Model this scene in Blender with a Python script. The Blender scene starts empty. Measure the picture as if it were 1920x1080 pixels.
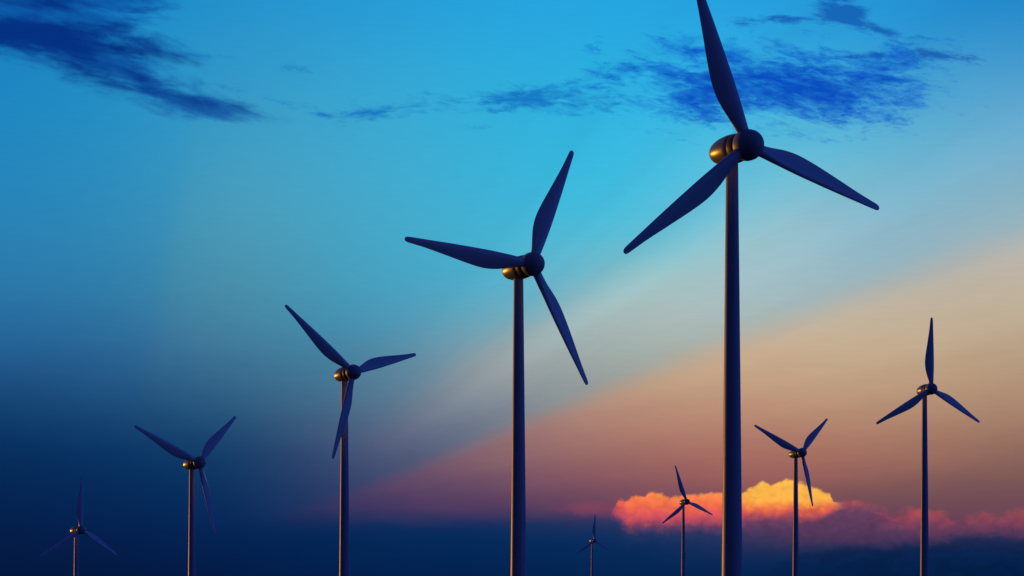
import bpy, bmesh, math, random
from mathutils import Matrix, Vector, noise as mnoise
random.seed(7)
R = math.radians
scene = bpy.context.scene
col = scene.collection

# ------------------------------------------------------------------ view
scene.view_settings.view_transform = 'Standard'
scene.view_settings.look = 'None'
scene.view_settings.exposure = 0.0
scene.view_settings.gamma = 1.0
try:
    scene.cycles.use_denoising = True
    scene.cycles.max_bounces = 6
except Exception:
    pass

FOC = 4200.0          # focal length in 1920-wide units
HOR = 1180.0          # height of the horizon below the top of the frame, same units
cam_d = bpy.data.cameras.new('camera')
cam = bpy.data.objects.new('camera', cam_d)
col.objects.link(cam)
cam_d.sensor_width = 36.0
cam_d.lens = 36.0 * FOC / 1920.0
cam_d.shift_y = (HOR - 540.0) / 1920.0
cam_d.clip_start = 0.5
cam_d.clip_end = 60000.0
cam.location = (0, 0, 0)
cam.rotation_euler = (R(90), 0, 0)
scene.camera = cam

SUN_AZ = -46.0        # degrees left of straight ahead
SUN_EL = 0.5


def lin(c):
    out = []
    for v in c[:3]:
        v = max(0.0, v) / 255.0
        out.append(v / 12.92 if v <= 0.04045 else ((v + 0.055) / 1.055) ** 2.4)
    return (out[0], out[1], out[2], 1.0)


# ------------------------------------------------------------------ node helper
class NT:
    def __init__(self, tree):
        self.t = tree
        self.n = tree.nodes
        self.l = tree.links

    def new(self, kind):
        return self.n.new(kind)

    def put(self, sock, v):
        if isinstance(v, bpy.types.NodeSocket):
            self.l.new(v, sock)
        elif v is not None:
            sock.default_value = v

    def m(self, op, a, b=None, c=None, clamp=False):
        nd = self.new('ShaderNodeMath')
        nd.operation = op
        nd.use_clamp = clamp
        for i, v in enumerate((a, b, c)):
            self.put(nd.inputs[i], v)
        return nd.outputs[0]

    def add(self, *v):
        r = v[0]
        for x in v[1:]:
            r = self.m('ADD', r, x)
        return r

    def sub(self, a, b): return self.m('SUBTRACT', a, b)
    def mul(self, *v):
        r = v[0]
        for x in v[1:]:
            r = self.m('MULTIPLY', r, x)
        return r

    def step(self, x, lo, hi):              # smoothstep, falling when lo > hi
        nd = self.new('ShaderNodeMapRange')
        nd.interpolation_type = 'SMOOTHSTEP'
        nd.clamp = True
        a, b, p, q = (lo, hi, 0.0, 1.0) if lo < hi else (hi, lo, 1.0, 0.0)
        self.put(nd.inputs[0], x)
        for i, v in enumerate((a, b, p, q)):
            nd.inputs[1 + i].default_value = v
        return nd.outputs[0]

    def vec(self, x, y, z=0.0):
        nd = self.new('ShaderNodeCombineXYZ')
        for i, v in enumerate((x, y, z)):
            self.put(nd.inputs[i], v)
        return nd.outputs[0]

    def noise(self, vec, scale, detail=5.0, rough=0.55, dist=0.0, dim='2D'):
        nd = self.new('ShaderNodeTexNoise')
        nd.noise_dimensions = dim
        self.put(nd.inputs['Vector'], vec)
        nd.inputs['Scale'].default_value = scale
        nd.inputs['Detail'].default_value = detail
        nd.inputs['Roughness'].default_value = rough
        nd.inputs['Distortion'].default_value = dist
        return nd.outputs[0]

    def voro(self, vec, scale, smooth=0.3, detail=0.0):
        nd = self.new('ShaderNodeTexVoronoi')
        nd.voronoi_dimensions = '2D'
        nd.feature = 'SMOOTH_F1'
        self.put(nd.inputs['Vector'], vec)
        nd.inputs['Scale'].default_value = scale
        nd.inputs['Smoothness'].default_value = smooth
        try:
            nd.inputs['Detail'].default_value = detail
        except Exception:
            pass
        return nd.outputs['Distance']

    def mix(self, fac, a, b, blend='MIX'):
        nd = self.new('ShaderNodeMix')
        nd.data_type = 'RGBA'
        nd.blend_type = blend
        nd.clamp_factor = True
        self.put(nd.inputs[0], fac)
        self.put(nd.inputs[6], a)
        self.put(nd.inputs[7], b)
        return nd.outputs[2]

    def ramp(self, fac, stops, interp='B_SPLINE'):
        nd = self.new('ShaderNodeValToRGB')
        cr = nd.color_ramp
        cr.interpolation = interp
        while len(cr.elements) > 1:
            cr.elements.remove(cr.elements[-1])
        cr.elements[0].position = stops[0][0]
        cr.elements[0].color = stops[0][1]
        for p, c in stops[1:]:
            e = cr.elements.new(p)
            e.color = c
        self.put(nd.inputs[0], fac)
        return nd.outputs[0]

    def scale(self, v, s):
        nd = self.new('ShaderNodeVectorMath')
        nd.operation = 'SCALE'
        self.put(nd.inputs[0], v)
        self.put(nd.inputs['Scale'], s)
        return nd.outputs[0]

    def vadd(self, a, b):
        nd = self.new('ShaderNodeVectorMath')
        nd.operation = 'ADD'
        self.put(nd.inputs[0], a)
        self.put(nd.inputs[1], b)
        return nd.outputs[0]

    def curve(self, x, pts):
        nd = self.new('ShaderNodeFloatCurve')
        c = nd.mapping.curves[0]
        c.points[0].location = pts[0]
        c.points[1].location = pts[-1]
        for p in pts[1:-1]:
            c.points.new(*p)
        for p in c.points:
            p.handle_type = 'AUTO'
        nd.mapping.use_clip = False
        nd.mapping.update()
        self.put(nd.inputs['Value'], x)
        return nd.outputs[0]


# ------------------------------------------------------------------ sky
# The dusk sky is a function of direction only: u and v are tangents of azimuth and
# elevation scaled by FOC, so a direction has the same colour from wherever it is seen.
SKY_UPPER = {   # sky above the bright ray: azimuth column -> (height, sRGB)
    0: [(-60, (16, 118, 188)), (0, (20, 124, 192)), (130, (26, 131, 193)), (260, (32, 134, 190)), (400, (40, 131, 184)),
        (540, (42, 118, 168)), (640, (36, 96, 150)), (720, (24, 73, 122)), (790, (9, 55, 103)), (860, (3, 42, 90)),
        (960, (2, 31, 76)), (1020, (2, 28, 70)), (1080, (2, 24, 62)), (1180, (2, 20, 50))],
    240: [(-60, (20, 132, 198)), (0, (24, 138, 200)), (130, (34, 144, 199)), (260, (40, 144, 194)), (400, (48, 139, 185)),
          (540, (48, 127, 170)), (640, (44, 105, 154)), (720, (35, 86, 133)), (790, (18, 66, 113)), (860, (4, 50, 99)),
          (960, (2, 35, 84)), (1020, (2, 30, 76)), (1080, (2, 24, 66)), (1180, (2, 20, 54))],
    480: [(-60, (28, 140, 205)), (0, (36, 147, 206)), (130, (52, 152, 200)), (260, (62, 157, 197)), (400, (72, 157, 189)),
          (540, (72, 143, 170)), (640, (66, 126, 158)), (720, (52, 103, 139)), (790, (34, 80, 119)), (860, (16, 60, 104)),
          (960, (4, 42, 92)), (1020, (2, 36, 84)), (1080, (2, 28, 72)), (1180, (2, 22, 58))],
    720: [(-60, (30, 150, 214)), (0, (38, 155, 214)), (130, (50, 165, 211)), (260, (62, 170, 209)), (400, (70, 170, 203)),
          (540, (70, 160, 192)), (640, (68, 138, 170)), (720, (82, 124, 150)), (790, (84, 104, 133)), (860, (68, 80, 118)),
          (960, (40, 54, 100)), (1020, (3, 40, 90)), (1080, (2, 32, 78)), (1180, (2, 24, 62))],
    960: [(-60, (32, 158, 222)), (0, (38, 163, 222)), (130, (44, 172, 220)), (260, (52, 178, 219)), (400, (60, 180, 214)),
          (540, (80, 175, 204)), (610, (120, 168, 182)), (680, (142, 160, 165)), (740, (132, 146, 155)), (800, (118, 126, 142)),
          (860, (105, 110, 130)), (960, (60, 60, 100)), (1020, (3, 42, 91)), (1080, (3, 35, 80)), (1180, (2, 26, 64))],
    1200: [(-60, (32, 160, 225)), (0, (36, 165, 225)), (130, (42, 174, 224)), (260, (48, 183, 224)), (400, (64, 192, 222)),
           (480, (112, 190, 206)), (560, (150, 186, 190)), (640, (160, 178, 175)), (700, (160, 168, 160)), (780, (160, 150, 140)),
           (860, (150, 120, 120)), (960, (100, 70, 95)), (1020, (6, 45, 94)), (1080, (2, 36, 82)), (1180, (2, 26, 64))],
    1440: [(-60, (30, 148, 220)), (0, (36, 155, 221)), (130, (50, 170, 221)), (260, (84, 190, 220)), (360, (120, 192, 214)),
           (440, (140, 190, 206)), (540, (152, 186, 196)), (620, (170, 184, 180)), (720, (190, 170, 150)), (860, (165, 110, 100)),
           (1020, (15, 42, 88)), (1080, (3, 36, 82)), (1180, (2, 26, 64))],
    1680: [(-60, (26, 138, 212)), (0, (32, 145, 212)), (130, (52, 156, 211)), (260, (92, 178, 212)), (360, (122, 182, 205)),
           (440, (136, 180, 200)), (540, (156, 182, 190)), (640, (190, 178, 160)), (860, (150, 100, 90)),
           (1020, (10, 38, 82)), (1080, (2, 34, 78)), (1180, (2, 26, 64))],
    1920: [(-60, (22, 126, 202)), (0, (28, 135, 204)), (130, (70, 156, 205)), (260, (112, 174, 206)), (360, (138, 178, 195)),
           (440, (158, 182, 190)), (540, (185, 178, 165)), (860, (130, 95, 90)),
           (1020, (4, 36, 78)), (1080, (2, 30, 72)), (1180, (2, 24, 60))],
}
SKY_LOWER = {   # sky inside the bright ray and down to the dark bank
    0: [(700, (40, 70, 110)), (860, (4, 42, 90)), (960, (2, 31, 76)), (1020, (2, 28, 70)), (1080, (2, 24, 62)), (1180, (2, 20, 50))],
    240: [(700, (45, 75, 115)), (860, (6, 48, 97)), (960, (3, 35, 84)), (1020, (2, 30, 76)), (1080, (2, 24, 66)), (1180, (2, 20, 54))],
    480: [(700, (80, 90, 125)), (860, (36, 62, 106)), (920, (26, 50, 97)), (960, (14, 44, 92)), (985, (3, 40, 88)), (1020, (2, 36, 84)),
          (1080, (2, 28, 72)), (1180, (2, 22, 58))],
    720: [(700, (140, 125, 130)), (800, (122, 100, 118)), (860, (108, 85, 110)), (920, (84, 64, 102)), (955, (66, 55, 98)), (975, (36, 48, 94)),
          (992, (6, 43, 92)), (1020, (2, 40, 89)), (1080, (2, 32, 78)), (1180, (2, 24, 62))],
    960: [(700, (175, 145, 135)), (780, (162, 128, 122)), (860, (138, 98, 107)), (910, (110, 76, 99)), (950, (88, 60, 95)), (970, (48, 50, 94)),
          (985, (9, 46, 95)), (1020, (2, 42, 91)), (1080, (2, 35, 80)), (1180, (2, 26, 64))],
    1200: [(660, (200, 172, 145)), (720, (194, 160, 132)), (780, (184, 138, 118)), (840, (165, 109, 100)), (900, (138, 86, 92)), (945, (115, 72, 92)),
           (970, (70, 58, 96)), (990, (20, 50, 97)), (1020, (5, 45, 94)), (1080, (2, 36, 82)), (1180, (2, 26, 64))],
    1440: [(560, (192, 184, 170)), (640, (204, 178, 148)), (720, (194, 160, 130)), (790, (182, 134, 112)), (850, (168, 106, 96)), (910, (145, 87, 88)),
           (960, (110, 70, 90)), (1000, (52, 52, 92)), (1040, (14, 42, 88)), (1080, (3, 36, 82)), (1180, (2, 26, 64))],
    1680: [(480, (186, 182, 176)), (560, (192, 180, 162)), (640, (196, 175, 145)), (720, (188, 155, 126)), (790, (180, 137, 112)), (860, (157, 105, 93)),
           (920, (119, 83, 86)), (970, (105, 70, 88)), (1005, (60, 50, 88)), (1030, (9, 39, 82)), (1080, (2, 34, 78)), (1180, (2, 26, 64))],
    1920: [(400, (176, 184, 186)), (460, (190, 182, 174)), (560, (188, 175, 152)), (640, (182, 160, 134)), (720, (178, 147, 120)), (790, (163, 124, 105)),
           (850, (137, 101, 92)), (920, (117, 84, 87)), (970, (112, 66, 86)), (1000, (60, 48, 84)), (1030, (5, 36, 77)), (1080, (2, 30, 72)), (1180, (2, 24, 60))],
}
world = bpy.data.worlds.new('World')
scene.world = world
world.use_nodes = True
world.node_tree.nodes.clear()
W = NT(world.node_tree)
tc = W.new('ShaderNodeTexCoord')
sep = W.new('ShaderNodeSeparateXYZ')
W.l.new(tc.outputs['Generated'], sep.inputs[0])
DX, DY, DZ = sep.outputs
ysafe = W.m('MAXIMUM', DY, 0.25)
U = W.add(W.mul(W.m('DIVIDE', DX, ysafe), FOC), 960.0)
V = W.sub(HOR, W.mul(W.m('DIVIDE', DZ, ysafe), FOC))
UC = W.m('MINIMUM', W.m('MAXIMUM', U, -300.0), 2220.0)
VC = W.m('MINIMUM', W.m('MAXIMUM', V, -2500.0), 1180.0)
P = W.vec(UC, VC)
# air that is not quite even: the layers waver slightly
waver = W.sub(W.noise(W.vec(W.mul(UC, 1 / 420.0), W.mul(VC, 1 / 90.0)), 1.0, 4, 0.55), 0.5)
waver2 = W.sub(W.noise(W.vec(W.mul(UC, 1 / 95.0), W.mul(VC, 1 / 26.0)), 1.0, 5, 0.55), 0.5)
VW = W.add(VC, W.mul(waver, 26.0), W.mul(waver2, 9.0))
T = W.m('DIVIDE', W.add(VW, 60.0), 1240.0, clamp=True)

cols = [0, 240, 480, 720, 960, 1200, 1440, 1680, 1920]
weights = []
for i, c in enumerate(cols):                       # quadratic spline weights across azimuth
    a = W.m('ABSOLUTE', W.mul(W.sub(UC, float(c)), 1 / 240.0))
    p = W.m('MAXIMUM', W.sub(1.5, a), 0.0)
    q = W.m('MAXIMUM', W.sub(0.5, a), 0.0)
    w = W.sub(W.mul(p, p, 0.5), W.mul(q, q, 1.5))
    if i == 0:
        w = W.m('MAXIMUM', w, W.step(UC, 60.0, -120.0))
    if i == len(cols) - 1:
        w = W.m('MAXIMUM', w, W.step(UC, 1860.0, 2040.0))
    weights.append(w)
wsum = W.add(*weights)
weights = [W.m('DIVIDE', w, wsum) for w in weights]


def sheet(grid):
    acc = None
    for c, w in zip(cols, weights):
        stops = [((v + 60.0) / 1240.0, lin(k)) for v, k in grid[c]]
        s = W.scale(W.ramp(T, stops), w)
        acc = s if acc is None else W.vadd(acc, s)
    return acc


upper = sheet(SKY_UPPER)
lower = sheet(SKY_LOWER)
# the edge of the bright ray climbs to the right, wider and softer with distance
edge = W.curve(W.m('DIVIDE', W.add(UC, 300.0), 2520.0),
               [((x + 300) / 2520.0, y / 1200.0) for x, y in
                ((-300, 1160), (300, 1046), (673, 917), (840, 850), (960, 802), (1073, 758), (1280, 672), (1480, 600), (1680, 526), (1913, 445), (2220, 340))])
ed = W.sub(VC, W.mul(edge, 1200.0))
ed = W.add(ed, W.mul(waver, 18.0))
wide = W.add(.75, W.mul(W.step(UC, 700.0, 1900.0), .9))
fac_ray = W.step(W.m('DIVIDE', ed, wide), -28.0, 36.0)
# a second, fainter ray above the first: brightest just under its upper edge
edge2 = W.curve(W.m('DIVIDE', W.add(UC, 300.0), 2520.0),
                [((x + 300) / 2520.0, y / 1400.0) for x, y in
                 ((-300, 1400), (300, 1090), (500, 960), (660, 842), (787, 742), (940, 632), (1073, 554), (1207, 500), (1400, 415), (1700, 290), (2220, 80))])
ed2 = W.add(W.sub(VC, W.mul(edge2, 1400.0)), W.mul(waver, 24.0))
saw = W.mul(W.step(W.m('DIVIDE', ed2, wide), -55.0, 50.0), W.step(W.m('DIVIDE', ed2, wide), 190.0, 10.0), W.step(UC, 450.0, 1000.0), W.step(UC, 1750.0, 1250.0))
ed3 = W.add(W.sub(UC, W.add(287.0, W.mul(W.sub(640.0, VC), .17))), W.mul(waver2, 20.0))
saw3 = W.mul(W.step(ed3, -32.0, 34.0), W.step(ed3, 330.0, 20.0), W.step(VC, 120.0, 420.0), W.step(VC, 860.0, 640.0))
rayc = W.vadd(W.vadd((1.0, 1.0, 1.0), W.scale(W.vec(.42, .10, .0), saw)), W.scale(W.vec(.22, .04, -.03), saw3))
nd = W.new('ShaderNodeVectorMath')
nd.operation = 'MULTIPLY'
W.put(nd.inputs[0], upper)
W.put(nd.inputs[1], rayc)
sky = W.mix(fac_ray, nd.outputs[0], lower)

# finer beams fanning out of the point where the rays meet
beam_a = W.m('ARCTAN2', W.sub(972.0, VC), W.m('MAXIMUM', W.sub(UC, 520.0), 1.0))
beam_n = W.noise(W.vec(W.mul(beam_a, 9.0), W.mul(UC, .0006)), 1.0, 3, .55)
beam_k = W.mul(W.step(UC, 620.0, 950.0), W.step(VC, 985.0, 900.0), W.step(beam_a, 1.15, .75), W.step(VC, -300.0, 100.0))
sky = W.scale(sky, W.add(1.0, W.mul(W.sub(beam_n, .5), beam_k, .2)))

# ---- dark wisps
def rot_coords(cx, cy, ang):
    du, dv = W.sub(UC, cx), W.sub(VC, cy)
    c, s = math.cos(R(ang)), math.sin(R(ang))
    return W.add(W.mul(du, c), W.mul(dv, s)), W.sub(W.mul(dv, c), W.mul(du, s))


def blob(cx, cy, rx, ry, ang, k=1.0):
    a, b = rot_coords(cx, cy, ang)
    a, b = W.mul(a, 1.0 / rx), W.mul(b, 1.0 / ry)
    d = W.m('SQRT', W.add(W.mul(a, a), W.mul(b, b)))
    return W.mul(W.sub(1.0, d), k)


def union(items):
    r = items[0]
    for x in items[1:]:
        nd = W.m('SMOOTH_MAX', r, x, 0.25)
        r = nd
    return r


def streaks(ang, sx, sy, detail, rough, warp, seed):
    a, b = rot_coords(0.0, 0.0, ang)
    w1 = W.sub(W.noise(W.vec(W.add(W.mul(a, 1 / (sx * 1.3)), seed), W.mul(b, 1 / (sy * 2.0))), 1.0, 3, 0.5), 0.5)
    return W.noise(W.vec(W.add(W.mul(a, 1 / sx), seed, W.mul(w1, warp)), W.add(W.mul(b, 1 / sy), W.mul(w1, warp * 1.4))), 1.0, detail, rough)


LEFT = [(60, 62, 300, 55, 6, 1.25), (215, 88, 190, 24, 10, 1.0), (90, 8, 200, 40, 2, .75), (150, 122, 210, 42, 19, .85), (265, 150, 110, 38, 30, .75),
        (365, 193, 125, 30, 9, .55), (430, 190, 80, 12, 14, .4)]
nl = streaks(9, 150, 30, 6, .55, 1.2, 3.7)
nl2 = streaks(14, 46, 14, 5, .6, .8, 9.1)
ml = W.add(union([blob(*b) for b in LEFT]), W.mul(W.sub(nl, .5), 1.1), W.mul(W.sub(nl2, .5), .4))
ml = W.mul(W.step(ml, -0.12, 0.95), 0.97)
VEIL = [(70, 15, 280, 85, 4, 1.25), (140, 4, 210, 60, 0, 1.5), (190, 112, 230, 60, 20, 1.1), (90, 62, 300, 80, 8, 1.1), (290, 165, 120, 42, 28, .9), (375, 195, 140, 42, 9, 1.1)]
mv = W.add(union([blob(*b) for b in VEIL]), W.mul(W.sub(nl, .5), 1.0), W.mul(W.sub(nl2, .5), .6))
sky = W.mix(W.mul(W.step(mv, .05, .85), .72), sky, lin((8, 84, 172)))
sky = W.mix(ml, sky, lin((3, 46, 128)))

RIGHT = [(1450, 160, 350, 92, 3, 1.05), (1610, 150, 200, 62, -14, .8), (1300, 190, 170, 62, 6, .75), (1340, 98, 170, 26, 7, .55), (1500, 130, 160, 30, 9, .75)]
nr = streaks(7, 120, 30, 6, .6, 1.5, 1.3)
nr2 = streaks(4, 30, 9, 6, .68, 1.1, 5.9)
mr = W.add(union([blob(*b) for b in RIGHT]), W.mul(W.sub(nr, .5), 1.7), W.mul(W.sub(nr2, .5), 1.25))
mr = W.mul(W.step(mr, 0.0, 1.15), 0.95)
mv = W.add(union([blob(*b) for b in RIGHT]), W.mul(W.sub(nr, .5), 1.5), W.mul(W.sub(nr2, .5), .6))
sky = W.mix(W.mul(W.step(mv, -.05, .7), .6), sky, lin((14, 122, 214)))
sky = W.mix(mr, sky, lin((4, 74, 190)))
PUFF = [(1576, 22, 66, 36, 0, 1.3), (1602, 42, 50, 22, 20, 1.0), (1640, 52, 62, 12, 22, .8), (1480, 36, 110, 12, -3, .55), (1760, 104, 90, 13, 6, .8), (1800, 112, 46, 8, 16, .6), (1640, 100, 110, 9, 0, .35)]
np_ = streaks(6, 70, 18, 5, .55, 1.0, 7.7)
mp = W.add(union([blob(*b) for b in PUFF]), W.mul(W.sub(np_, .5), 2.0), W.mul(W.sub(nr2, .5), .9))
sky = W.mix(W.mul(W.step(mp, 0.0, 0.85), 0.8), sky, lin((16, 84, 175)))
FAINT = [(985, 184, 170, 32, -5, .85), (1090, 196, 120, 26, 4, .6), (850, 192, 120, 18, 0, .4), (690, 208, 95, 22, -4, .6), (612, 218, 62, 15, 16, .6), (560, 130, 60, 10, 8, .5), (760, 200, 60, 16, -4, .45), (1010, 168, 120, 14, -8, .6),
         (365, 103, 90, 9, 5, .5), (500, 185, 90, 8, 14, .3), (905, 240, 40, 9, 0, .4)]
nf = streaks(2, 44, 13, 6, .62, 1.4, 2.2)
nf2 = streaks(-6, 120, 22, 4, .5, 1.0, 6.4)
mf = W.add(union([blob(*b) for b in FAINT]), W.mul(W.sub(nf, .5), 1.5), W.mul(W.sub(nf2, .5), .8))
sky = W.mix(W.mul(W.step(mf, 0.05, .9), 0.85), sky, lin((12, 108, 192)))

# ---- the lit cumulus bank near the horizon
TOP = [(1100, 966), (1138, 972), (1143, 962), (1147, 952), (1153, 943), (1163, 935), (1173, 936), (1185, 928), (1198, 926), (1207, 931), (1214, 925), (1225, 920),
       (1237, 922), (1248, 928), (1267, 926), (1287, 923), (1319, 924), (1337, 921), (1360, 922), (1390, 922), (1399, 917), (1410, 909), (1424, 903),
       (1437, 901), (1447, 906), (1463, 900), (1482, 896), (1501, 901), (1521, 908), (1545, 919), (1558, 927), (1564, 938), (1573, 937), (1588, 936),
       (1622, 941), (1641, 947), (1660, 952), (1678, 954), (1690, 950), (1717, 949), (1747, 951), (1774, 959), (1800, 971), (1818, 967), (1836, 959),
       (1872, 965), (1898, 956), (1925, 953), (1980, 960), (2100, 975), (2220, 985)]
wx = W.sub(W.noise(W.vec(W.mul(UC, 1 / 26.0), W.mul(VC, 1 / 22.0)), 1.0, 4, .6), .5)
wy = W.sub(W.noise(W.vec(W.mul(UC, 1 / 26.0), W.add(W.mul(VC, 1 / 22.0), 31.0)), 1.0, 4, .6), .5)
UB = W.add(UC, W.mul(wx, 26.0))
VB = W.add(VC, W.mul(wy, 20.0))
billow_a = W.voro(W.vec(W.mul(UB, 1 / 24.0), W.mul(VB, 1 / 19.0)), 1.0, .5, 1.5)
billow_b = W.noise(W.vec(W.mul(UC, 1 / 12.0), W.mul(VC, 1 / 10.0)), 1.0, 5, .6)
billow_c = W.noise(W.vec(W.mul(UC, 1 / 60.0), W.add(W.mul(VC, 1 / 30.0), 4.0)), 1.0, 6, .58, .7)
UT = W.add(UC, W.mul(W.sub(billow_b, .5), 6.0))
top = W.mul(W.curve(W.m('DIVIDE', W.sub(UT, 1100.0), 1120.0), [((x - 1100) / 1120.0, y / 1000.0) for x, y in TOP]), 1000.0)
dcl = W.add(W.sub(VC, top), W.mul(W.sub(.42, billow_a), 7.0), W.mul(W.sub(billow_b, .5), 5.0))
soft_r = W.step(UC, 1560.0, 1660.0)
crisp = W.step(dcl, -2.0, 6.0)
soft = W.mul(W.step(dcl, -8.0, 16.0), W.step(W.add(billow_c, W.mul(dcl, .005)), .30, .58))
body = W.add(W.mul(crisp, W.sub(1.0, soft_r)), W.mul(soft, soft_r))
body = W.mul(body, W.step(UC, 1139.0, 1150.0))
VS = W.add(VC, W.mul(W.sub(billow_c, .5), W.add(18.0, W.mul(soft_r, 22.0))), W.mul(W.sub(billow_b, .5), 5.0), W.mul(W.sub(billow_a, .45), 6.0), W.mul(W.m('MAXIMUM', W.sub(1178.0, UC), 0.0), .75))


def vr(stops):
    lo, hi = 880.0, 1060.0
    return W.ramp(W.m('DIVIDE', W.sub(VS, lo), hi - lo, clamp=True), [((v - lo) / (hi - lo), lin(c)) for v, c in stops], 'LINEAR')


left_c = vr([(880, (255, 165, 85)), (918, (254, 155, 80)), (932, (250, 132, 74)), (948, (241, 110, 76)), (964, (224, 88, 86)), (978, (180, 74, 94)), (990, (100, 60, 96)), (1004, (35, 52, 97)), (1030, (10, 46, 94))])
gold_c = vr([(880, (255, 200, 85)), (905, (253, 186, 78)), (940, (247, 174, 72)), (950, (243, 142, 70)), (958, (226, 100, 78)), (967, (172, 77, 90)), (978, (108, 62, 94)), (988, (88, 58, 94)), (1010, (66, 54, 92)), (1040, (18, 42, 88))])
rose_c = vr([(880, (225, 105, 85)), (935, (210, 92, 86)), (948, (150, 75, 92)), (960, (104, 64, 95)), (985, (90, 58, 92)), (1015, (80, 52, 88)), (1035, (26, 44, 86)), (1050, (4, 38, 82))])
coral_c = vr([(880, (205, 88, 85)), (955, (196, 80, 82)), (970, (165, 72, 84)), (986, (128, 64, 90)), (1002, (96, 58, 92)), (1020, (62, 50, 88)), (1040, (18, 42, 84)), (1055, (3, 36, 80))])
cc = W.mix(W.step(UC, 1372.0, 1412.0), left_c, gold_c)
cc = W.mix(W.step(W.add(UT, W.mul(W.m('MAXIMUM', W.sub(VC, 954.0), 0.0), 1.6)), 1556.0, 1582.0), cc, rose_c)
cc = W.mix(W.step(W.add(UC, W.mul(W.sub(billow_c, .5), 150.0)), 1630.0, 1720.0), cc, coral_c)
lump = W.add(.76, W.mul(billow_c, .34), W.mul(W.sub(.5, billow_a), .16), W.mul(billow_b, .2))
cc = W.scale(cc, lump)
fade = W.mul(body, W.step(VS, 1048.0, 985.0), W.sub(1.0, W.mul(W.step(UC, 1660.0, 1800.0), .34)))
sky = W.mix(fade, sky, cc)
# thin rosy veil to the left of the bank
veil = W.mul(W.step(W.add(blob(1105, 954, 90, 20, 2), W.mul(W.sub(billow_c, .5), .9)), 0.0, .9), .34)
sky = W.mix(veil, sky, lin((165, 70, 90)))
# dark cloud deck in front of the foot of the bank
DECK = [(1100, 1075), (1300, 1066), (1400, 1058), (1470, 1050), (1500, 1038), (1540, 1034), (1560, 1028), (1590, 1022), (1620, 1025), (1680, 1024), (1760, 1019),
        (1800, 1008), (1850, 1004), (1920, 1011), (2220, 1020)]
deck = W.mul(W.curve(W.m('DIVIDE', W.sub(UC, 1100.0), 1120.0, clamp=True), [((x - 1100) / 1120.0, y / 1100.0) for x, y in DECK]), 1100.0)
dk = W.add(W.sub(VC, deck), W.mul(W.sub(billow_c, .5), 22.0), W.mul(W.sub(billow_b, .5), 9.0))
dfac = W.mul(W.step(dk, -7.0, 9.0), W.step(UC, 1380.0, 1540.0), .68)
sky = W.mix(dfac, sky, W.ramp(W.m('DIVIDE', W.sub(VC, 990.0), 100.0, clamp=True), [(0, lin((14, 42, 84))), (.45, lin((4, 36, 79))), (1, lin((2, 30, 74)))], 'EASE'))
sky = W.scale(sky, W.sub(1.0, W.mul(dfac, W.step(billow_c, .62, .40), .22)))
# faint grain of thin high haze
grain = W.add(.965, W.mul(W.noise(W.vec(W.mul(UC, 1 / 60.0), W.mul(VC, 1 / 5.0)), 1.0, 4, .6), .07))
sky = W.scale(sky, grain)

# ---- the rest of the dusk sky, away from the part the camera faces
fd = W.add(W.mul(DY, math.cos(R(7))), W.mul(DZ, math.sin(R(7))))
front = W.step(fd, 0.80, 0.968)
sunv = (math.sin(R(SUN_AZ)) * math.cos(R(SUN_EL)), math.cos(R(SUN_AZ)) * math.cos(R(SUN_EL)), math.sin(R(SUN_EL)))
sd = W.m('MAXIMUM', W.add(W.mul(DX, sunv[0]), W.mul(DY, sunv[1]), W.mul(DZ, sunv[2])), 0.0)
glow = W.scale(W.vec(0.12, 0.05, 0.01), W.m('POWER', sd, 24.0))
back = W.mix(W.step(DY, -0.9, 0.9), (0.007, 0.011, 0.085, 1), (0.010, 0.04, 0.20, 1))
lobe = W.m('POWER', W.m('MAXIMUM', W.add(W.mul(DX, .97), W.mul(DY, -.24)), 0.0), 7.0)
back = W.vadd(back, W.scale(W.vec(0.045, 0.16, 1.05), lobe))
back = W.vadd(back, glow)
sky = W.mix(front, back, sky)

bg = W.new('ShaderNodeBackground')
W.put(bg.inputs[0], sky)
bg.inputs[1].default_value = 1.0
nish = W.new('ShaderNodeTexSky')
nish.sky_type = 'NISHITA'
nish.sun_disc = False
nish.sun_elevation = R(SUN_EL)
nish.sun_rotation = R(SUN_AZ)
nish.dust_density = 2.0
bg2 = W.new('ShaderNodeBackground')
W.put(bg2.inputs[0], nish.outputs[0])
bg2.inputs[1].default_value = 0.0005
ash = W.new('ShaderNodeAddShader')
W.l.new(bg.outputs[0], ash.inputs[0])
W.l.new(bg2.outputs[0], ash.inputs[1])
wo = W.new('ShaderNodeOutputWorld')
W.l.new(ash.outputs[0], wo.inputs[0])

# ------------------------------------------------------------------ sun
sl = bpy.data.lights.new('sun', 'SUN')
sl.energy = 1.7
sl.angle = R(0.6)
sl.color = (1.0, 0.41, 0.025)
so = bpy.data.objects.new('sun', sl)
col.objects.link(so)
so.rotation_euler = Vector(sunv).to_track_quat('Z', 'Y').to_euler()

# ------------------------------------------------------------------ materials
def principled(name):
    mat = bpy.data.materials.new(name)
    mat.use_nodes = True
    n = NT(mat.node_tree)
    return mat, n, mat.node_tree.nodes['Principled BSDF']


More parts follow.
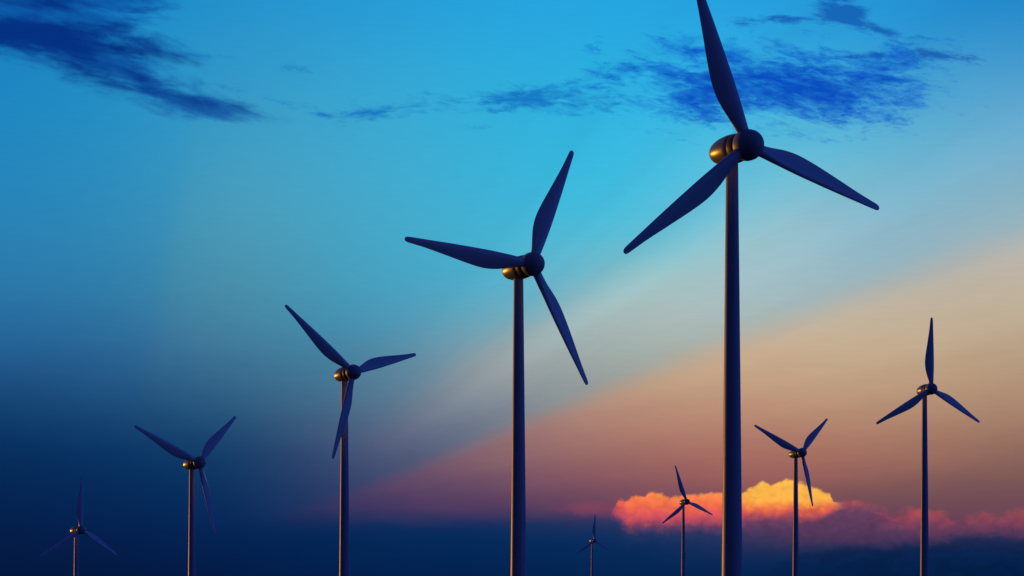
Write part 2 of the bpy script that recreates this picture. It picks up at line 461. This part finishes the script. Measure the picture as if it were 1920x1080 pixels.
def paint(name, base, rough, spec=.5, dirt=.05):
    mat, n, b = principled(name)
    tcn = n.new('ShaderNodeTexCoord')
    mp = n.new('ShaderNodeMapping')
    mp.inputs['Scale'].default_value = (.5, .5, .05)
    n.l.new(tcn.outputs['Object'], mp.inputs[0])
    streak = n.noise(mp.outputs[0], 1.0, 3, .5, .3, '3D')
    speck = n.noise(tcn.outputs['Object'], .35, 2, .5, 0, '3D')
    f = n.step(n.add(n.mul(streak, .7), n.mul(speck, .3)), .42, .68)
    dark = tuple(c * (1 - dirt * 2.2) for c in base) + (1,)
    n.put(b.inputs['Base Color'], n.mix(f, tuple(base) + (1,), dark))
    n.put(b.inputs['Roughness'], n.add(rough - .02, n.mul(speck, .04)))
    b.inputs['Specular IOR Level'].default_value = spec
    return mat


M_TOWER = paint('painted steel', (.38, .40, .44), .42, .14)
M_BLADE = paint('blade gelcoat', (.54, .55, .58), .30)
M_HUB = paint('spinner shell', (.30, .305, .33), .45, .3)
M_NAC = paint('nacelle shell', (.20, .19, .18), .34, .65)
M_RING_SHADE = paint('collar shade tone', (.07, .07, .085), .5, .25)  # dark base paints in the shade of spinner and blades on the nacelle front

gm, gn, gb = principled('dusk grassland')
gtc = gn.new('ShaderNodeTexCoord')
g1 = gn.noise(gtc.outputs['Object'], .012, 6, .6, .4, '3D')
g2 = gn.noise(gtc.outputs['Object'], .6, 5, .65, 0, '3D')
gcol = gn.ramp(gn.add(gn.mul(g1, .7), gn.mul(g2, .3)), [(.35, (.030, .042, .016, 1)), (.5, (.055, .06, .026, 1)), (.65, (.085, .075, .04, 1))], 'EASE')
gn.put(gb.inputs['Base Color'], gcol)
gb.inputs['Roughness'].default_value = .95
gb.inputs['Specular IOR Level'].default_value = .1

# ------------------------------------------------------------------ meshes
def mesh_obj(name, bm, mat, parent=None, smooth=True):
    me = bpy.data.meshes.new(name)
    bm.normal_update()
    bm.to_mesh(me)
    bm.free()
    me.materials.append(mat)
    if smooth:
        for p in me.polygons:
            p.use_smooth = True
    o = bpy.data.objects.new(name, me)
    col.objects.link(o)
    if parent:
        o.parent = parent
    return o


def lathe(profile, axis, seg=64):
    """profile: (along, radius); axis 'Y' or 'Z'."""
    bm = bmesh.new()
    rings = []
    for t, r in profile:
        if r < 1e-5:
            rings.append([bm.verts.new((0, t, 0) if axis == 'Y' else (0, 0, t))])
            continue
        ring = []
        for k in range(seg):
            a = 2 * math.pi * k / seg
            ring.append(bm.verts.new((r * math.cos(a), t, r * math.sin(a)) if axis == 'Y' else (r * math.cos(a), r * math.sin(a), t)))
        rings.append(ring)
    for a, b in zip(rings, rings[1:]):
        for k in range(seg):
            k2 = (k + 1) % seg
            if len(a) == 1 and len(b) == 1:
                continue
            if len(a) == 1:
                bm.faces.new((a[0], b[k], b[k2]))
            elif len(b) == 1:
                bm.faces.new((a[k], a[k2], b[0]))
            else:
                bm.faces.new((a[k], a[k2], b[k2], b[k]))
    bmesh.ops.recalc_face_normals(bm, faces=bm.faces)
    return bm


def smooth_interp(tab, x):
    """monotone-ish cubic through the table."""
    if x <= tab[0][0]:
        return tab[0][1]
    for i in range(len(tab) - 1):
        x0, y0 = tab[i]
        x1, y1 = tab[i + 1]
        if x <= x1:
            m0 = (tab[i + 1][1] - tab[i - 1][1]) / (tab[i + 1][0] - tab[i - 1][0]) if i > 0 else (y1 - y0) / (x1 - x0)
            m1 = (tab[i + 2][1] - tab[i][1]) / (tab[i + 2][0] - tab[i][0]) if i + 2 < len(tab) else (y1 - y0) / (x1 - x0)
            h = x1 - x0
            t = (x - x0) / h
            return ((2 * t ** 3 - 3 * t ** 2 + 1) * y0 + (t ** 3 - 2 * t ** 2 + t) * h * m0 + (-2 * t ** 3 + 3 * t ** 2) * y1 + (t ** 3 - t ** 2) * h * m1)
    return tab[-1][1]


ROT = 30.0
LE = [(0, .95), (3, .98), (6, 1.08), (10.5, 1.15), (15, 1.08), (20, .95), (25, .76), (28, .66), (29.3, .58), (29.8, .40), (30, .05)]
TE = [(0, -.95), (3, -1.2), (5.5, -1.85), (8, -2.5), (10.8, -2.8), (14, -2.58), (20, -1.72), (25, -1.0), (28, -.70), (29.3, -.56), (29.8, -.37), (30, -.02)]
TH = [(0, 1.9), (3, 1.8), (6, 1.85), (10.5, 1.75), (15, 1.45), (20, 1.05), (25, .68), (28, .46), (29.3, .24), (29.8, .15), (30, .02)]
TW = [(0, 24), (4, 22), (10, 18), (20, 11), (30, 7)]


def blade_bm():
    bm = bmesh.new()
    zs = [1.0 + 27.0 * i / 54 for i in range(55)] + [28.4, 28.8, 29.1, 29.35, 29.55, 29.7, 29.8, 29.88, 29.94, 29.98, 30.0]
    N = 40
    rings = []
    for z in zs:
        le, te, th = smooth_interp(LE, z), smooth_interp(TE, z), smooth_interp(TH, z)
        tw = R(-smooth_interp(TW, z))
        af = min(1.0, max(0.0, (z - 2.0) / 7.0))
        af = af * af * (3 - 2 * af)
        c = le - te
        ring = []
        for k in range(N):
            a = 2 * math.pi * k / N
            s = (1 - math.cos(a)) / 2                   # 0 at the leading edge, 1 at the trailing edge
            ell = math.sin(a)
            foil = 2.0 * (s ** .5 * (1 - s) ** 1.05) / .92 * (1 if ell >= 0 else -1)
            y = th / 2 * (ell * (1 - af) + foil * .92 * af)
            if ell < 0:
                y *= (1 - .25 * af)
            x = le - s * c
            ring.append(bm.verts.new((x * math.cos(tw) - y * math.sin(tw), x * math.sin(tw) + y * math.cos(tw), z)))
        rings.append(ring)
    for a, b in zip(rings, rings[1:]):
        for k in range(N):
            k2 = (k + 1) % N
            bm.faces.new((a[k], a[k2], b[k2], b[k]))
    bm.faces.new(rings[0])
    bm.faces.new(rings[-1])
    bmesh.ops.recalc_face_normals(bm, faces=bm.faces)
    return bm


def arc(c_t, r_t, r_r, a0, a1, n, base=0.0):
    return [(c_t + r_t * math.cos(R(a0 + (a1 - a0) * i / n)), base + r_r * math.sin(R(a0 + (a1 - a0) * i / n))) for i in range(n + 1)]


HUB_P = [(-2.95, 0.0)] + [(-2.95 * math.cos(R(a)), 2.55 * math.sin(R(a))) for a in range(6, 91, 6)] + [(.45, 2.54), (.8, 2.46), (1.0, 2.3), (1.02, 2.05), (1.02, 0)]
NAC_P = [(1.5, 0), (1.5, 1.9), (3.2, 2.2), (3.22, 2.44), (3.27, 2.48), (4.4, 2.52), (5.2, 2.51), (6.0, 2.45), (6.9, 2.34), (7.8, 2.16), (8.5, 1.96), (9.1, 1.72), (9.6, 1.42), (9.95, 1.14),
         (10.18, .86), (10.34, .56), (10.42, .28), (10.44, 0)]
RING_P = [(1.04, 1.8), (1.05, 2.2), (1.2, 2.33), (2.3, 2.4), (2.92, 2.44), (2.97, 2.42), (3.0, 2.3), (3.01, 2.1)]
H0 = 90.0             # hub height above a tower's foot
OFF = 5.3             # hub centre ahead of the tower axis (a little less on the nearest)
LEN = 110.0           # the tower runs on into its foundation


def tower_profile():
    pts = [(-6.0, 0), (-6.0, 2.6), (.4, 2.6), (.45, 2.05)]
    for i in range(1, 41):
        z = .45 + (H0 - 2.1 - .45) * i / 40
        pts.append((z, 1.04 + .0105 * (H0 - 2.1 - z)))
    pts += [(H0 - 1.6, 1.02), (H0 - 1.6, 0)]
    return pts


me_tower = me_nac = None
TURB = [   # hub direction (u, v), distance, yaw, tilt, per-blade (turn, length), label
    (1402, 272, 380.0, 29.0, -1.5, ((220.7, 1.018), (345.6, 1.034), (109.9, 1.007)),
     'largest and nearest dark wind turbine, its upper blade cut off by the top edge'),
    (998.2, 495.1, 480.9, 34.0, 2.2, ((64.3, .984), (174.7, 1.031), (301.8, .977)),
     'second largest wind turbine, with one blade pointing left and a gold lit nacelle'),
    (662.3, 697.8, 737.3, 36.8, 2.4, ((139.8, 1.059), (17.1, .929), (255.6, .993)),
     'mid sized wind turbine whose lowest blade crosses its own tower'),
    (373.8, 866.9, 901.9, 42.0, 3.0, ((155.3, 1.061), (45.4, .947), (285.6, .981)),
     'dark wind turbine against navy sky with two blades raised in a wide V'),
    (151.7, 993.6, 1289.4, 41.5, 1.5, ((85.3, 1.043), (211.7, 1.015), (331.3, .947)),
     'small faint wind turbine in the darkest navy sky, leftmost of all the turbines'),
    (1745.9, 729.0, 958.3, 21.0, 1.1, ((86.4, 1.04), (211.2, 1.008), (332.3, .957)),
     'wind turbine with one blade straight up against beige sky, rightmost of all the turbines'),
    (1503.5, 848.7, 1195.9, 30.6, 2.6, ((44.9, .922), (155.2, 1.085), (285.7, .983)),
     'small wind turbine rising in front of the glowing golden cloud'),
    (1287.8, 940.8, 1854.0, 28.1, 2.0, ((107.3, 1.05), (339.2, .959), (218.6, .99)),
     'small wind turbine with its hub against the coral pink cloud'),
    (1114.7, 1013.6, 2699.2, 30.0, 1.6, ((84.8, 1.072), (212.7, 1.028), (334.3, .908)),
     'tiniest and farthest wind turbine, standing just left of the pink cloud'),
]
GROUP = 'wind turbines against the dusk sky'


def hub_world(t):
    u, v, d = t[:3]
    return Vector(((u - 960) * d / FOC, d, (HOR - v) * d / FOC))


def base_world(t):
    a, tau = R(t[3]), R(t[4])
    off = OFF - .65 if t[2] < 400 else OFF
    hub_local = Vector((0, -off * math.cos(tau), H0 + off * math.sin(tau)))
    return hub_world(t) - Matrix.Rotation(a, 3, 'Z') @ hub_local


proto = None
CONE = R(-4)
for idx, t in enumerate(TURB):
    tau = R(t[4])
    if proto is None:
        root = bpy.data.objects.new('wind_turbine', None)
        col.objects.link(root)
        tower = mesh_obj('tower', lathe(tower_profile(), 'Z', 72), M_TOWER, root)
        nac = mesh_obj('nacelle', lathe(NAC_P, 'Y', 72), M_NAC, root)
        ring = mesh_obj('collar', lathe(RING_P, 'Y', 72), M_RING_SHADE, nac)
        hub = mesh_obj('spinner', lathe(HUB_P, 'Y', 72), M_HUB, root)
        b0 = mesh_obj('blade', blade_bm(), M_BLADE, root)
        blades = [b0]
        for k in range(2):
            c = b0.copy()
            col.objects.link(c)
            c.parent = root
            blades.append(c)
        proto = (root, tower, nac, ring, hub, blades)
    else:
        def cp(o, parent):
            c = o.copy()
            col.objects.link(c)
            c.parent = parent
            return c
        root = proto[0].copy()
        col.objects.link(root)
        tower = cp(proto[1], root)
        nac = cp(proto[2], root)
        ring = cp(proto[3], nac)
        hub = cp(proto[4], root)
        blades = [cp(b, root) for b in proto[5]]
    root.empty_display_size = 3
    root['label'] = t[6]
    root['category'] = 'wind turbine'
    root['group'] = GROUP
    root.location = base_world(t)
    root.rotation_euler = (0, 0, R(t[3]))
    off = OFF - .65 if t[2] < 400 else OFF
    hl = Matrix.Translation((0, -off * math.cos(tau), H0 + off * math.sin(tau))) @ Matrix.Rotation(-tau, 4, 'X')
    nac.matrix_local = hl
    hub.matrix_local = hl @ (Matrix.Scale(1.04, 4) if idx == 0 else Matrix.Identity(4))
    for b, (turn, ln) in zip(blades, t[5]):
        b.matrix_local = hl @ Matrix.Rotation(R(90 - turn), 4, 'Y') @ Matrix.Rotation(CONE, 4, 'X') @ Matrix.Diagonal((1, 1, ln, 1))

# ------------------------------------------------------------------ ground
feet = [base_world(t) for t in TURB] + [Vector((0, 0, -1.7)), Vector((-60, -300, -3)), Vector((300, -400, -4))]


def ground_z(x, y):
    num = den = 0.0
    for p in feet:
        d2 = (x - p.x) ** 2 + (y - p.y) ** 2 + 150.0
        w = 1.0 / d2 ** 1.25
        num += w * p.z
        den += w
    far = max(0.0, math.hypot(x, y - 600) - 3200.0)
    wobble = mnoise.noise(Vector((x * .004, y * .004, .3))) * min(2.5, .004 * min((math.hypot(x - p.x, y - p.y) for p in feet)))
    k = 1.0 / (1.0 + (far / 2500.0) ** 2)
    return (num / den) * k + (-8.0) * (1 - k) + wobble


bm = bmesh.new()
xs = sorted(set([i * 40 for i in range(-25, 26)] + [s * (1000 + 100 * i) for i in range(1, 16) for s in (-1, 1)] + [s * v for v in (3000, 4000, 6000, 9000, 14000, 22000) for s in (-1, 1)]))
ys = sorted(set([i * 40 for i in range(-12, 56)] + [2200 + 100 * i for i in range(1, 20)] + [-700, -1200, -2500, -5000, -10000, -22000, 4500, 5500, 7500, 11000, 16000, 24000]))
grid = [[bm.verts.new((x, y, ground_z(x, y))) for x in xs] for y in ys]
for j in range(len(ys) - 1):
    for i in range(len(xs) - 1):
        bm.faces.new((grid[j][i], grid[j][i + 1], grid[j + 1][i + 1], grid[j + 1][i]))
g = mesh_obj('ground', bm, gm)
g['kind'] = 'structure'
g['label'] = 'dark rolling grassland under the wind turbines'
